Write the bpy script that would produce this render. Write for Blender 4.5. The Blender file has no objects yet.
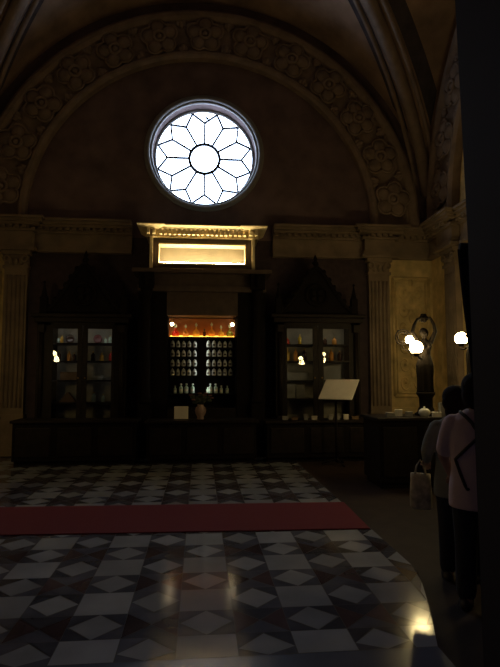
import bpy, bmesh, math, random
from mathutils import Vector, Matrix
random.seed(7)
PI = math.pi
S = bpy.context.scene
C = S.collection

# ------------------------------------------------------------------ camera, world, exposure
F_PX, PITCH, YAW, EYE = 530.0, math.radians(4.53), math.radians(5.4), 1.6
cd = bpy.data.cameras.new('camera')
cd.sensor_fit = 'VERTICAL'; cd.sensor_height = 24.0; cd.lens = F_PX / 667.0 * 24.0
cd.clip_start = 0.02; cd.clip_end = 100
cam = bpy.data.objects.new('camera', cd); C.objects.link(cam)
cam.location = (0, 0, EYE); cam.rotation_euler = (PI / 2 + PITCH, 0, -YAW)
S.camera = cam
w = bpy.data.worlds.new('world'); S.world = w; w.use_nodes = True
w.node_tree.nodes['Background'].inputs[0].default_value = (0.62, 0.55, 1.0, 1)
w.node_tree.nodes['Background'].inputs[1].default_value = 0.06
S.view_settings.view_transform = 'Standard'; S.view_settings.look = 'None'
S.view_settings.exposure = 0.0; S.view_settings.gamma = 1.0; S.view_settings.use_curve_mapping = False
WINDOW_L, GLOBE_L, STRIP_L, AMBER_L = 11.0, 48.0, 110.0, 5.0

# ------------------------------------------------------------------ materials
def mat(name, col, rough=0.6, metal=0.0, var=0.0, scale=6.0, bump=0.0, bscale=30.0, emit=0.0, ecol=None, island=0.0, trans=0.0, spec=None, coat=0.0):
    m = bpy.data.materials.new(name); m.use_nodes = True
    nt = m.node_tree; b = nt.nodes['Principled BSDF']
    b.inputs['Base Color'].default_value = (*col, 1)
    b.inputs['Roughness'].default_value = rough; b.inputs['Metallic'].default_value = metal
    if spec is not None: b.inputs['Specular IOR Level'].default_value = spec
    if trans: b.inputs['Transmission Weight'].default_value = trans
    if coat: b.inputs['Coat Weight'].default_value = coat
    if emit:
        b.inputs['Emission Color'].default_value = (*(ecol or col), 1); b.inputs['Emission Strength'].default_value = emit
    if var or island:
        tc = nt.nodes.new('ShaderNodeTexCoord'); n = nt.nodes.new('ShaderNodeTexNoise')
        n.inputs['Scale'].default_value = scale; n.inputs['Detail'].default_value = 6
        nt.links.new(tc.outputs['Object'], n.inputs['Vector'])
        mr = nt.nodes.new('ShaderNodeMapRange'); mr.inputs[1].default_value = .3; mr.inputs[2].default_value = .7
        mr.inputs[3].default_value = 1 - var; mr.inputs[4].default_value = 1 + var
        nt.links.new(n.outputs['Fac'], mr.inputs[0])
        fac = mr.outputs[0]
        if island:
            g = nt.nodes.new('ShaderNodeNewGeometry'); m2 = nt.nodes.new('ShaderNodeMapRange')
            m2.inputs[3].default_value = 1 - island; m2.inputs[4].default_value = 1 + island
            nt.links.new(g.outputs['Random Per Island'], m2.inputs[0])
            mu = nt.nodes.new('ShaderNodeMath'); mu.operation = 'MULTIPLY'
            nt.links.new(fac, mu.inputs[0]); nt.links.new(m2.outputs[0], mu.inputs[1]); fac = mu.outputs[0]
        vm = nt.nodes.new('ShaderNodeVectorMath'); vm.operation = 'SCALE'
        vm.inputs[0].default_value = col; nt.links.new(fac, vm.inputs['Scale'])
        nt.links.new(vm.outputs[0], b.inputs['Base Color'])
    if bump:
        tc = nt.nodes.new('ShaderNodeTexCoord'); n = nt.nodes.new('ShaderNodeTexNoise')
        n.inputs['Scale'].default_value = bscale; n.inputs['Detail'].default_value = 4
        nt.links.new(tc.outputs['Object'], n.inputs['Vector'])
        bp = nt.nodes.new('ShaderNodeBump'); bp.inputs['Strength'].default_value = bump; bp.inputs['Distance'].default_value = .02
        nt.links.new(n.outputs['Fac'], bp.inputs['Height']); nt.links.new(bp.outputs[0], b.inputs['Normal'])
    return m

def glass_mat(name, tint=(1, 1, 1), fres=1.45, rough=0.01):
    m = bpy.data.materials.new(name); m.use_nodes = True; nt = m.node_tree
    nt.nodes.remove(nt.nodes['Principled BSDF']); out = nt.nodes['Material Output']
    t = nt.nodes.new('ShaderNodeBsdfTransparent'); t.inputs[0].default_value = (*tint, 1)
    g = nt.nodes.new('ShaderNodeBsdfGlossy'); g.inputs['Roughness'].default_value = rough
    f = nt.nodes.new('ShaderNodeFresnel'); f.inputs[0].default_value = fres
    x = nt.nodes.new('ShaderNodeMixShader')
    nt.links.new(f.outputs[0], x.inputs[0]); nt.links.new(t.outputs[0], x.inputs[1]); nt.links.new(g.outputs[0], x.inputs[2])
    nt.links.new(x.outputs[0], out.inputs['Surface'])
    return m

M = {}
M['stone'] = mat('warm_stone', (.23, .17, .115), .75, var=.25, scale=3, bump=.25, bscale=25)
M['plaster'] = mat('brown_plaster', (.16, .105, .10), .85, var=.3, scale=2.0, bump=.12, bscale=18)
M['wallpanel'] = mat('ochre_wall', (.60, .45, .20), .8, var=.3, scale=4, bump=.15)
M['vault'] = mat('painted_vault', (.33, .22, .155), .85, var=.4, scale=1.6, bump=.1)
M['rib'] = mat('vault_rib_stone', (.24, .17, .125), .8, var=.25, scale=4, bump=.2)
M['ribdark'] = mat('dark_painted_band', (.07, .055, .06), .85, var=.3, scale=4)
M['darkwall'] = mat('dark_damask_wall', (.055, .035, .04), .8, var=.25, scale=8)
M['cornice'] = mat('cream_gilt_cornice', (.78, .66, .40), .6, var=.1, scale=8)
M['panelback'] = mat('cream_panel', (.085, .072, .05), .7, var=.1, scale=5)
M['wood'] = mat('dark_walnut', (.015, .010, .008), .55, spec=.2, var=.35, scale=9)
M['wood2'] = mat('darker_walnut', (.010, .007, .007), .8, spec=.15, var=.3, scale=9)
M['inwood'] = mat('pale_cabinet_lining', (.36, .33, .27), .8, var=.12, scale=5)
M['white_tile'] = mat('white_marble', (.285, .30, .34), .125, var=.16, scale=2.5, island=.16)
M['grey_tile'] = mat('grey_marble', (.085, .088, .115), .14, var=.25, scale=4, island=.35)
M['red_tile'] = mat('red_brown_marble', (.075, .05, .056), .14, var=.25, scale=4, island=.35)
M['near_strip'] = mat('plain_blue_grey_floor', (.10, .115, .16), .2, var=.15, scale=3)
M['joint'] = mat('floor_joint', (.05, .045, .04), .6)
M['brown_floor'] = mat('brown_terrazzo', (.030, .019, .015), .7, var=.2, scale=5, spec=.15)
M['carpet'] = mat('red_carpet', (.145, .011, .022), .95, var=.15, scale=60, bump=.5, bscale=300)
M['bronze'] = mat('dark_bronze', (.010, .007, .005), .8, metal=.0, spec=.12, var=.25, scale=12)
M['globe'] = mat('lit_opal_globe', (1, .9, .66), .3, emit=GLOBE_L, ecol=(1.0, .76, .34))
M['strip'] = mat('warm_strip_light', (1, .8, .4), .4, emit=STRIP_L, ecol=(1, .76, .38))
M['spot'] = mat('lit_spot_bulb', (1, .9, .6), .4, emit=20, ecol=(1, .80, .48))
M['amberlight'] = mat('amber_shelf_light', (1, .6, .15), .4, emit=AMBER_L, ecol=(1, .44, .055))
M['amberback'] = mat('amber_back_panel', (.28, .10, .025), .6, var=.1, scale=10)
M['coollight'] = mat('pale_case_light', (1, 1, .9), .4, emit=3.6, ecol=(.95, 1.0, .88))
M['caselight'] = mat('hidden_case_light', (1, .95, .8), .4, emit=2.4, ecol=(1, .93, .72))
M['caselight_cool'] = mat('hidden_cool_case_light', (1, 1, .9), .4, emit=3.2, ecol=(1, .98, .90))
M['came'] = mat('dark_lead_came', (.05, .05, .055), .5, metal=.3)
M['pane'] = mat('daylit_white_glass', (.9, .93, 1), .4, emit=WINDOW_L, ecol=(.58, .74, 1.0))
M['glass'] = glass_mat('cabinet_glass', (.93, .93, .92))
M['white_china'] = mat('white_glazed_china', (.62, .62, .57), .25)
M['paper'] = mat('cream_paper', (.82, .76, .64), .8, var=.05)
M['darkcap'] = mat('dark_stopper', (.04, .03, .03), .4)
M['gold'] = mat('gilt', (.6, .40, .12), .35, metal=.8)
M['skin'] = mat('skin', (.36, .21, .16), .55)
M['hair'] = mat('dark_brown_hair', (.014, .009, .008), .85, spec=.2, bump=.4, bscale=60)
M['pink'] = mat('pink_cotton', (.60, .45, .47), .9, var=.06, bump=.2, bscale=120)
M['greytop'] = mat('grey_green_knit', (.22, .225, .20), .9, var=.1, bump=.2, bscale=120)
M['navy'] = mat('dark_trousers', (.018, .018, .03), .85)
M['black'] = mat('black_leather', (.015, .012, .013), .5)
M['shoe'] = mat('dark_shoe', (.03, .02, .02), .5)
M['tote'] = mat('pale_patterned_tote', (.50, .43, .30), .85, var=.5, scale=16)
M['eye'] = mat('eye', (.05, .04, .035), .2)
M['lip'] = mat('lip', (.30, .12, .11), .5)
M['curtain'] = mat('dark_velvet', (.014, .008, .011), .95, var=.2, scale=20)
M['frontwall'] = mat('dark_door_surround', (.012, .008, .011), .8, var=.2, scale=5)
M['leaf'] = mat('dull_green_leaf', (.045, .06, .03), .6)
M['petal'] = mat('dusty_petal', (.22, .10, .09), .7)
M['vasepink'] = mat('pale_ceramic', (.36, .24, .20), .4, var=.15, scale=14)
def liquid(name, col, e=.25):
    return mat(name, col, .12, emit=0.0)
M['l_red'] = mat('red_liquid_glass', (.75, .05, .03), .12, trans=.25)
M['l_amber'] = mat('amber_liquid_glass', (.9, .42, .10), .12, trans=.25)
M['l_gold'] = mat('golden_liquid_glass', (.95, .6, .12), .12, trans=.25)
M['l_green'] = mat('olive_liquid_glass', (.28, .30, .05), .12, trans=.25)
M['l_dark'] = mat('dark_bottle_glass', (.05, .02, .012), .1)
M['clear'] = mat('clear_glass', (.74, .92, .78), .08, trans=.35)
M['box_brown'] = mat('brown_card', (.20, .12, .06), .7, var=.1)
M['box_grey'] = mat('grey_card', (.30, .29, .26), .8, var=.1)
M['garnet'] = mat('garnet_ceramic', (.16, .035, .03), .3)
M['yellowb'] = mat('yellow_liquid_glass', (.65, .45, .05), .12, trans=.3)

# ------------------------------------------------------------------ mesh helpers
class MB:
    def __init__(s): s.v = []; s.f = []; s.sm = []; s.mi = []; s.cur = 0
    def add(s, vs, fs, smooth=False):
        o = len(s.v); s.v += [tuple(v) for v in vs]
        for f in fs:
            s.f.append([o + i for i in f]); s.sm.append(smooth); s.mi.append(s.cur)
    def box(s, a, b, bev=0.0):
        (x0, y0, z0), (x1, y1, z1) = a, b
        if bev <= 0:
            vs = [(x0,y0,z0),(x1,y0,z0),(x1,y1,z0),(x0,y1,z0),(x0,y0,z1),(x1,y0,z1),(x1,y1,z1),(x0,y1,z1)]
            s.add(vs, [(3,2,1,0),(4,5,6,7),(0,1,5,4),(1,2,6,5),(2,3,7,6),(3,0,4,7)])
        else:
            bm = bmesh.new(); bmesh.ops.create_cube(bm, size=1)
            for v in bm.verts:
                v.co = Vector(((x0+x1)/2 + v.co.x*(x1-x0), (y0+y1)/2 + v.co.y*(y1-y0), (z0+z1)/2 + v.co.z*(z1-z0)))
            bmesh.ops.bevel(bm, geom=bm.edges[:], offset=bev, segments=2, affect='EDGES', profile=.5)
            s.frombm(bm)
    def frombm(s, bm, mtx=None, smooth=False):
        bm.verts.ensure_lookup_table()
        for i, v in enumerate(bm.verts): v.index = i
        s.add([(mtx @ v.co if mtx else v.co) for v in bm.verts], [[v.index for v in f.verts] for f in bm.faces], smooth); bm.free()
    def tube(s, pts, r, n=8, closed=False, smooth=True):
        P = [Vector(p) for p in pts]; N = len(P); rs = r if hasattr(r, '__len__') else [r]*N
        rings = []; ref = None
        for i in range(N):
            a = P[(i-1) % N] if (closed or i > 0) else P[i]; b = P[(i+1) % N] if (closed or i < N-1) else P[i]
            t = (b - a).normalized()
            if ref is None:
                ref = Vector((0,0,1)) if abs(t.z) < .9 else Vector((1,0,0))
            u = (ref - t * ref.dot(t)).normalized(); ref = u; q = t.cross(u)
            rings.append([P[i] + (u*math.cos(2*PI*k/n) + q*math.sin(2*PI*k/n))*rs[i] for k in range(n)])
        vs = [v for g in rings for v in g]; fs = []
        for i in range(N if closed else N-1):
            j = (i+1) % N
            for k in range(n):
                fs.append((i*n+k, i*n+(k+1) % n, j*n+(k+1) % n, j*n+k))
        if not closed:
            fs.append(tuple(range(n))[::-1]); fs.append(tuple((N-1)*n+k for k in range(n)))
        s.add(vs, fs, smooth)
    def lathe(s, prof, n=20, c=(0,0,0), smooth=True):
        vs = []; fs = []
        for (r, z) in prof:
            for k in range(n):
                vs.append((c[0]+r*math.cos(2*PI*k/n), c[1]+r*math.sin(2*PI*k/n), c[2]+z))
        m = len(prof)
        for i in range(m-1):
            for k in range(n):
                fs.append((i*n+k, i*n+(k+1) % n, (i+1)*n+(k+1) % n, (i+1)*n+k))
        fs.append(tuple(range(n))[::-1]); fs.append(tuple((m-1)*n+k for k in range(n)))
        s.add(vs, fs, smooth)
    def loft(s, rings, smooth=True, cap=True):
        n = len(rings[0]); vs = [v for g in rings for v in g]; fs = []
        for i in range(len(rings)-1):
            for k in range(n): fs.append((i*n+k, i*n+(k+1) % n, (i+1)*n+(k+1) % n, (i+1)*n+k))
        if cap:
            fs.append(tuple(range(n))[::-1]); fs.append(tuple((len(rings)-1)*n+k for k in range(n)))
        s.add(vs, fs, smooth)
    def ball(s, c, r, n=16, m=10):
        rr = r if hasattr(r, '__len__') else (r, r, r)
        bm = bmesh.new(); bmesh.ops.create_uvsphere(bm, u_segments=n, v_segments=m, radius=1)
        s.frombm(bm, Matrix.Translation(Vector(c)) @ Matrix.Diagonal((*rr, 1)), True)
    def prism(s, poly, y0, y1):           # polygon in x,z extruded along y
        n = len(poly)
        vs = [(p[0], y0, p[1]) for p in poly] + [(p[0], y1, p[1]) for p in poly]
        s.add(vs, [tuple(range(n)), tuple(range(2*n-1, n-1, -1))] + [(i, n+i, n+(i+1) % n, (i+1) % n) for i in range(n)])
    def build(s, name, m, parent=None, loc=None, fixn=True):
        me = bpy.data.meshes.new(name); me.from_pydata(s.v, [], s.f)
        ms = m if isinstance(m, (list, tuple)) else [m]
        for x in ms: me.materials.append(x)
        for p, sm, mi in zip(me.polygons, s.sm, s.mi): p.use_smooth = sm; p.material_index = mi
        if fixn:
            bm = bmesh.new(); bm.from_mesh(me); bmesh.ops.recalc_face_normals(bm, faces=bm.faces); bm.to_mesh(me); bm.free()
        o = bpy.data.objects.new(name, me); C.objects.link(o)
        if parent: o.parent = parent
        if loc: o.location = loc
        return o

def empty(name, loc=(0,0,0), rz=0.0):
    o = bpy.data.objects.new(name, None); C.objects.link(o); o.location = loc; o.rotation_euler = (0,0,rz); o.empty_display_size = .1
    return o
def tag(o, label=None, cat=None, group=None, kind=None):
    if label: o['label'] = label
    if cat: o['category'] = cat
    if group: o['group'] = group
    if kind: o['kind'] = kind
    return o
def struct(o, kind='structure'): o['kind'] = kind; return o
def copy_tree(o, parent=None):
    c = o.copy(); C.objects.link(c)
    if parent: c.parent = parent
    for ch in list(o.children): copy_tree(ch, c)
    return c
def remeshed(mb, name, m, parent, vox, smooth=4):
    o = mb.build(name, m, parent)
    r = o.modifiers.new('r', 'REMESH'); r.mode = 'VOXEL'; r.voxel_size = vox
    sm = o.modifiers.new('s', 'SMOOTH'); sm.iterations = smooth; sm.factor = .5
    bpy.context.view_layer.update()
    dg = bpy.context.evaluated_depsgraph_get()
    me = bpy.data.meshes.new_from_object(o.evaluated_get(dg)); o.modifiers.clear(); old = o.data; o.data = me
    bpy.data.meshes.remove(old); me.name = name
    for p in me.polygons: p.use_smooth = True
    return o
def capsule(mb, a, ra, b, rb, n=12, k=3):
    a, b = Vector(a), Vector(b)
    mb.ball(a, ra, n, 8); mb.ball(b, rb, n, 8)
    mb.tube([a, a.lerp(b, .5), b], [ra, (ra+rb)/2, rb], n)
def chain(mb, pts):
    for i in range(len(pts)-1): capsule(mb, pts[i][0], pts[i][1], pts[i+1][0], pts[i+1][1])
def ring(z, rx, ry, cx=0, cy=0, n=24, p=1.0, wav=None):
    out = []
    for k in range(n):
        a = 2*PI*k/n; q = 1 + (wav(a) if wav else 0)
        out.append((cx + rx*q*math.cos(a), cy + ry*q*math.sin(a), z))
    return out

# ------------------------------------------------------------------ the room
XC, HX, Y0, Y1, ZS = .06, 5.09, 1.3, 11.3, 4.83
YC, HY = (Y0+Y1)/2, (Y1-Y0)/2
XL, XR = XC-HX, XC+HX
WCX, WCZ, WR = .07, 6.45, 1.07

# floor: a field of inlaid marble, plain brown margins
P, TX, TY = .705, .055, 5.36
FX0, FX1, FY0, FY1 = TX-P*6.5+.0, 1.80, 3.16, 10.9
def fx1(y): return FX1 if y > 4.4 else FX1-.30*(4.4-y)**1.15  # tiles give way to plain dark brown along a curve, near right
mb = MB()
mb.cur = 3; mb.box((XL-.3, -1.6, -.12), (XR+.3, Y1+.4, -.004))
def tri(pts, m):
    mb.cur = m
    c = Vector((sum(p[0] for p in pts)/len(pts), sum(p[1] for p in pts)/len(pts)))
    q = []
    for p in pts:
        dd = Vector(p) - c; L = max(dd.length, 1e-5); dd = dd * max(0, 1-.004/L); v = c + dd
        vy = min(max(v.y, FY0), FY1); q.append((min(max(v.x, FX0), fx1(vy)), vy))
    ar = sum(q[i][0]*q[(i+1) % len(q)][1]-q[(i+1) % len(q)][0]*q[i][1] for i in range(len(q)))
    if abs(ar) < 1e-4: return
    mb.add([(a, b, 0) for a, b in q], [tuple(range(len(q)))])
a, rh = .2575*P, .2425*P
for i in range(-8, 5):
    for j in range(-9, 9):
        cx, cy = TX+i*P, TY+j*P
        if cx < FX0-P or cx > FX1+P or cy < FY0-P or cy > FY1+P: continue
        tri([(cx-a,cy-a),(cx+a,cy-a),(cx+a,cy+a),(cx-a,cy+a)], 0)
        for (mx, my) in ((cx+P/2, cy), (cx, cy+P/2)):
            tri([(mx-rh,my),(mx,my-rh),(mx+rh,my),(mx,my+rh)], 0)
        hx, hy = cx+P/2, cy+P/2
        for sx in (-1, 1):
            for sy in (-1, 1):
                kx, ky = hx+sx*rh, hy+sy*rh     # corner of the neighbouring square
                tri([(kx,ky),(kx,hy+sy*P/2),(hx,hy+sy*rh)], 1)
                tri([(kx,ky),(hx+sx*P/2,ky),(hx+sx*rh,hy)], 1)
        q = [(hx-rh,hy-rh),(hx+rh,hy-rh),(hx+rh,hy+rh),(hx-rh,hy+rh)]
        for k in range(4):
            tri([q[k], q[(k+1) % 4], (hx,hy)], 2 if k % 2 else 1)
mb.cur = 4
bd = [(fx1(3.16+.124*k), 3.16+.124*k) for k in range(11)]
for k in range(10): mb.add([(*bd[k],0),(XR+.3,bd[k][1],0),(XR+.3,bd[k+1][1],0),(*bd[k+1],0)], [(0,1,2,3)])
for (x0,y0,x1,y1) in ((FX1,4.4,XR+.3,Y1+.4),(XL-.3,-1.6,FX0,Y1+.4),(fx1(3.16),-1.6,XR+.3,3.16),(FX0,FY1,FX1,Y1+.4)):
    mb.add([(x0,y0,0),(x1,y0,0),(x1,y1,0),(x0,y1,0)], [(0,1,2,3)])
mb.cur = 5; mb.add([(FX0,-1.6,0),(fx1(3.16),-1.6,0),(fx1(3.16),3.155,0),(FX0,3.155,0)], [(0,1,2,3)])  # plain blue-grey strip at the near end of the tile field
struct(mb.build('floor', [M['white_tile'], M['grey_tile'], M['red_tile'], M['joint'], M['brown_floor'], M['near_strip']], fixn=False))

# back wall with the round window opening; the lower wall is dark hanging, the lunette is plaster
mb = MB(); n = 96; T = .42
def sq(k):       # point of the outer rectangle along the ray k
    t = 2*PI*k/n; c, s_ = math.cos(t), math.sin(t)
    x0, x1, z0, z1 = XL-.3-WCX, XR+.3-WCX, ZS-.3-WCZ, 10.6-WCZ
    k1 = min([v for v in ((x1/c if c > 1e-9 else 1e9), (x0/c if c < -1e-9 else 1e9), (z1/s_ if s_ > 1e-9 else 1e9), (z0/s_ if s_ < -1e-9 else 1e9))])
    return (WCX+k1*c, WCZ+k1*s_)
def circ(r, k): return (WCX+r*math.cos(2*PI*k/n), WCZ+r*math.sin(2*PI*k/n))
vs = []
for k in range(n):
    o_ = sq(k); c1 = circ(WR+.10, k); c2 = circ(WR+.02, k)
    vs += [(o_[0], Y1, o_[1]), (c1[0], Y1, c1[1]), (c2[0], Y1+T, c2[1]), (o_[0], Y1+T, o_[1])]
fs = []
for k in range(n):
    q = (k+1) % n
    for a_, b_ in ((0,1),(1,2),(2,3)): fs.append((4*k+a_, 4*k+b_, 4*q+b_, 4*q+a_))
mb.add(vs, fs)
# the square corners of the sheet
for (cx_, cz_) in ((XL-.3, 10.6), (XR+.3, 10.6)): pass
mb.cur = 1; mb.box((XL-.3, Y1, -.1), (XR+.3, Y1+T, ZS-.3))
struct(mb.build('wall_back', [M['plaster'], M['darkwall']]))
for side, x in (('left', XL), ('right', XR)):
    mb = MB(); mb.box((x-.3 if side == 'left' else x, -.0+Y0, -.1), (x if side == 'left' else x+.3, Y1, 10.6))
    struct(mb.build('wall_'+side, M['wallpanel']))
# near wall with the doorway the picture is taken through
mb = MB(); DX0, DX1, DZ = -.95, .681, 3.5; N0 = .82
mb.box((XL-.3, N0, -.1), (DX0, Y0, 10.6)); mb.prism([(.704,-.1),(.694,1.95),(.680,2.62),(.66,3.5),(.66,10.6),(XR+.3,10.6),(XR+.3,-.1)], N0, Y0); mb.box((DX0, N0, DZ), (.66, Y0, 10.6))
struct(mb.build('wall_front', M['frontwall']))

# groin vault
mb = MB(); n = 72; vs = []
for j in range(n+1):
    for i in range(n+1):
        u, v = -1+2*i/n, -1+2*j/n
        t = min(abs(u), abs(v)); vs.append((XC+u*HX, YC+v*HY, ZS+HX*math.sqrt(max(0, 1-t*t))))
fs = []
for j in range(n):
    for i in range(n):
        a_ = j*(n+1)+i; q = (a_, a_+1, a_+n+2, a_+n+1)
        # split along the groin so that the crease stays clean
        u, v = -1+2*(i+.5)/n, -1+2*(j+.5)/n
        if u*v > 0: fs += [(q[0],q[1],q[2]), (q[0],q[2],q[3])]
        else: fs += [(q[0],q[1],q[3]), (q[1],q[2],q[3])]
mb.add(vs, fs, True)
cl = struct(mb.build('ceiling', M['vault'], fixn=False))
# diagonal ribs with dark painted bands to either side
tn = 1
def nm_trim():
    global tn
    s_ = 'trim_%d' % tn; tn += 1; return s_
for sx in (-1, 1):
    mb = MB(); pts = []
    for k in range(61):
        t = math.cos(PI*k/60); t = max(-.985, min(.985, t))
        pts.append((XC+sx*t*HX, YC+t*HY, ZS+HX*math.sqrt(1-t*t)-.07))
    mb.tube(pts, .13, 10)
    mb.tube([(p[0]+.17, p[1]-sx*.17, p[2]) for p in pts], .05, 8); mb.tube([(p[0]-.17, p[1]+sx*.17, p[2]) for p in pts], .05, 8)
    struct(mb.build(nm_trim(), M['rib']))
# painted dark bands following the ribs on the vault cells
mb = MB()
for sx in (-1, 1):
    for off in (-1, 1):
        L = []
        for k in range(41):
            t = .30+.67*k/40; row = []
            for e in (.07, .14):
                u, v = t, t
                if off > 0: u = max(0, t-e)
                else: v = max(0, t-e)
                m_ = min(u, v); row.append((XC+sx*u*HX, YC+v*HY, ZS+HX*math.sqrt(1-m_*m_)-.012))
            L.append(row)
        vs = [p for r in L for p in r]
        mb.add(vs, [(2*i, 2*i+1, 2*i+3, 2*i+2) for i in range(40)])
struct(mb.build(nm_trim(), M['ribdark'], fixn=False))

# archivolt: carved band of rosettes round the lunette, on a frame of its own plane
def arch_band(name, mtx):
    root = empty(name); root.matrix_world = mtx; struct(root)
    r0, r1, n = 3.72, 4.78, 96
    mb = MB()
    prof = [(r0-.02,.0),(r0-.02,-.16),(r0+.03,-.22),(r0+.09,-.22),(r0+.14,-.17),(r0+.16,-.12),(r1-.24,-.12),(r1-.21,-.18),(r1-.15,-.24),(r1-.08,-.25),(r1-.02,-.22),(r1+.03,-.12),(r1+.03,0)]
    vs = []
    for k in range(n+1):
        t = PI*k/n
        for r, y in prof: vs.append((r*math.cos(t), y, r*math.sin(t)))
    m_ = len(prof); fs = [(k*m_+i, k*m_+i+1, (k+1)*m_+i+1, (k+1)*m_+i) for k in range(n) for i in range(m_-1)]
    mb.add(vs, fs)
    mb.build('moulded_band', M['rib'], root)
    R = 4.22; ros = None
    for k in range(-6, 7):
        t = PI/2 + k*math.radians(13.5)
        if ros is None:
            rb = MB()
            for q in range(5):
                aa = 2*PI*q/5+PI/2; c = (.205*math.cos(aa), -.03, .205*math.sin(aa))
                bm = bmesh.new(); bmesh.ops.create_uvsphere(bm, u_segments=18, v_segments=10, radius=1)
                rb.frombm(bm, Matrix.Translation(c) @ Matrix.Rotation(-aa, 4, 'Y') @ Matrix.Diagonal((.145, .10, .135, 1)), True)
                rb.tube([(c[0]+.15*math.cos(x), -.07, c[2]+.15*math.sin(x)) for x in [aa-1.6+3.2*i/10 for i in range(11)]], .024, 6)
            rb.tube([(.10*math.cos(x), -.11, .10*math.sin(x)) for x in [2*PI*i/20 for i in range(20)]], .032, 8, True)
            rb.ball((0, -.09, 0), (.06, .05, .06), 14, 8)
            ros = rb.build('rosette', M['rib'], root); o = ros
        else:
            o = ros.copy(); C.objects.link(o); o.parent = root
        o.location = (R*math.cos(t), -.12, R*math.sin(t)); o.rotation_euler = (0, -(t-PI/2), 0); o.scale = (1.13, 1.1, 1.13)
    lf = None
    for k in range(-6, 6):
        for rr in (R+.27, R-.27):
            t = PI/2 + (k+.5)*math.radians(13.5)
            if lf is None:
                rb = MB(); rb.ball((0,-.02,0), (.06,.05,.10), 12, 8)
                for sgn in (-1, 1): rb.ball((sgn*.07,-.02,-.03), (.045,.04,.07), 10, 8)
                lf = rb.build('leaf_boss', M['rib'], root); o = lf
            else:
                o = lf.copy(); C.objects.link(o); o.parent = root
            o.location = (rr*math.cos(t), -.12, rr*math.sin(t)); o.rotation_euler = (0, -(t-PI/2) + (0 if rr < R else PI), 0)
    return root
arch_band(nm_trim(), Matrix.Translation((XC, Y1, ZS)))
sc_ = HY/HX
arch_band(nm_trim(), Matrix.Translation((XR, YC, ZS)) @ Matrix.Rotation(-PI/2, 4, 'Z') @ Matrix.Diagonal((sc_, 1, 1, 1)))
arch_band(nm_trim(), Matrix.Translation((XL, YC, ZS)) @ Matrix.Rotation(PI/2, 4, 'Z') @ Matrix.Diagonal((sc_, 1, 1, 1)))

# entablature: moulded course with dentils along the walls, breaking forward over the pilasters
def entab(name, segs, mtx):     # segs: (x0, x1, projection) in a wall frame, wall at y=0, room at -y
    mb = MB()
    for x0, x1, pr in segs:
        for (z0, z1, d) in ((4.16,4.22,.14),(4.22,4.30,.10),(4.30,4.56,.07),(4.56,4.61,.13),(4.67,4.72,.22),(4.72,4.78,.28),(4.78,4.83,.33)):
            mb.box((x0-(d if pr else 0), -d-pr, z0), (x1+(d if pr else 0), 0, z1))
        mb.box((x0, -.12-pr, 4.61), (x1, 0, 4.67))
        k = int((x1-x0)/.13)
        for i in range(k):
            xx = x0+(i+.5)*(x1-x0)/k
            mb.box((xx-.035, -.20-pr, 4.612), (xx+.035, -.11-pr, 4.668))
    o = mb.build(name, M['stone']); o.matrix_world = mtx; struct(o)
PX = (-3.78, 3.90); PW = .27
entab(nm_trim(), [(XL,PX[0]-PW,0),(PX[0]-PW,PX[0]+PW,.16),(PX[0]+PW,-1.45,0),(1.56,PX[1]-PW,0),(PX[1]-PW,PX[1]+PW,.16),(PX[1]+PW,XR,0)], Matrix.Translation((0, Y1, 0)))
SIDE = [(-HY,-4.15,0),(-4.15,-3.6,.16),(-3.6,3.6,0),(3.6,4.15,.16),(4.15,HY,0)]
entab(nm_trim(), SIDE, Matrix.Translation((XR, YC, 0)) @ Matrix.Rotation(-PI/2, 4, 'Z'))
entab(nm_trim(), SIDE, Matrix.Translation((XL, YC, 0)) @ Matrix.Rotation(PI/2, 4, 'Z'))
# pilasters
def pilaster(x, mtx):
    mb = MB(); h = .23
    mb.box((x-h-.06,-.22,0),(x+h+.06,0,.7)); mb.box((x-h-.03,-.19,.7),(x+h+.03,0,.82))
    mb.box((x-h,-.13,.82),(x+h,0,3.8))
    for i in range(-2, 3): mb.tube([(x+i*.085,-.135,.95),(x+i*.085,-.135,3.66)], .026, 8)
    mb.box((x-h-.03,-.16,3.8),(x+h+.03,0,3.86))
    mb.box((x-h,-.14,3.86),(x+h,0,4.08)); mb.box((x-h-.05,-.2,4.08),(x+h+.05,0,4.16))
    for i in (-1, 1):
        mb.tube([(x+i*(h-.05)+.06*math.cos(t), -.17, 4.0+.06*math.sin(t)) for t in [2*PI*k/14 for k in range(14)]], .026, 6, True)
    for i in range(-1, 2): mb.ball((x+i*.11,-.15,3.94), (.05,.04,.08), 10, 6)
    o = mb.build(nm_trim(), M['stone']); o.matrix_world = mtx; struct(o)
for x in PX: pilaster(x, Matrix.Translation((0, Y1, 0)))
pilaster(3.88-8.0+.25, Matrix.Translation((XR, YC, 0)) @ Matrix.Rotation(-PI/2, 4, 'Z'))
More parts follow.
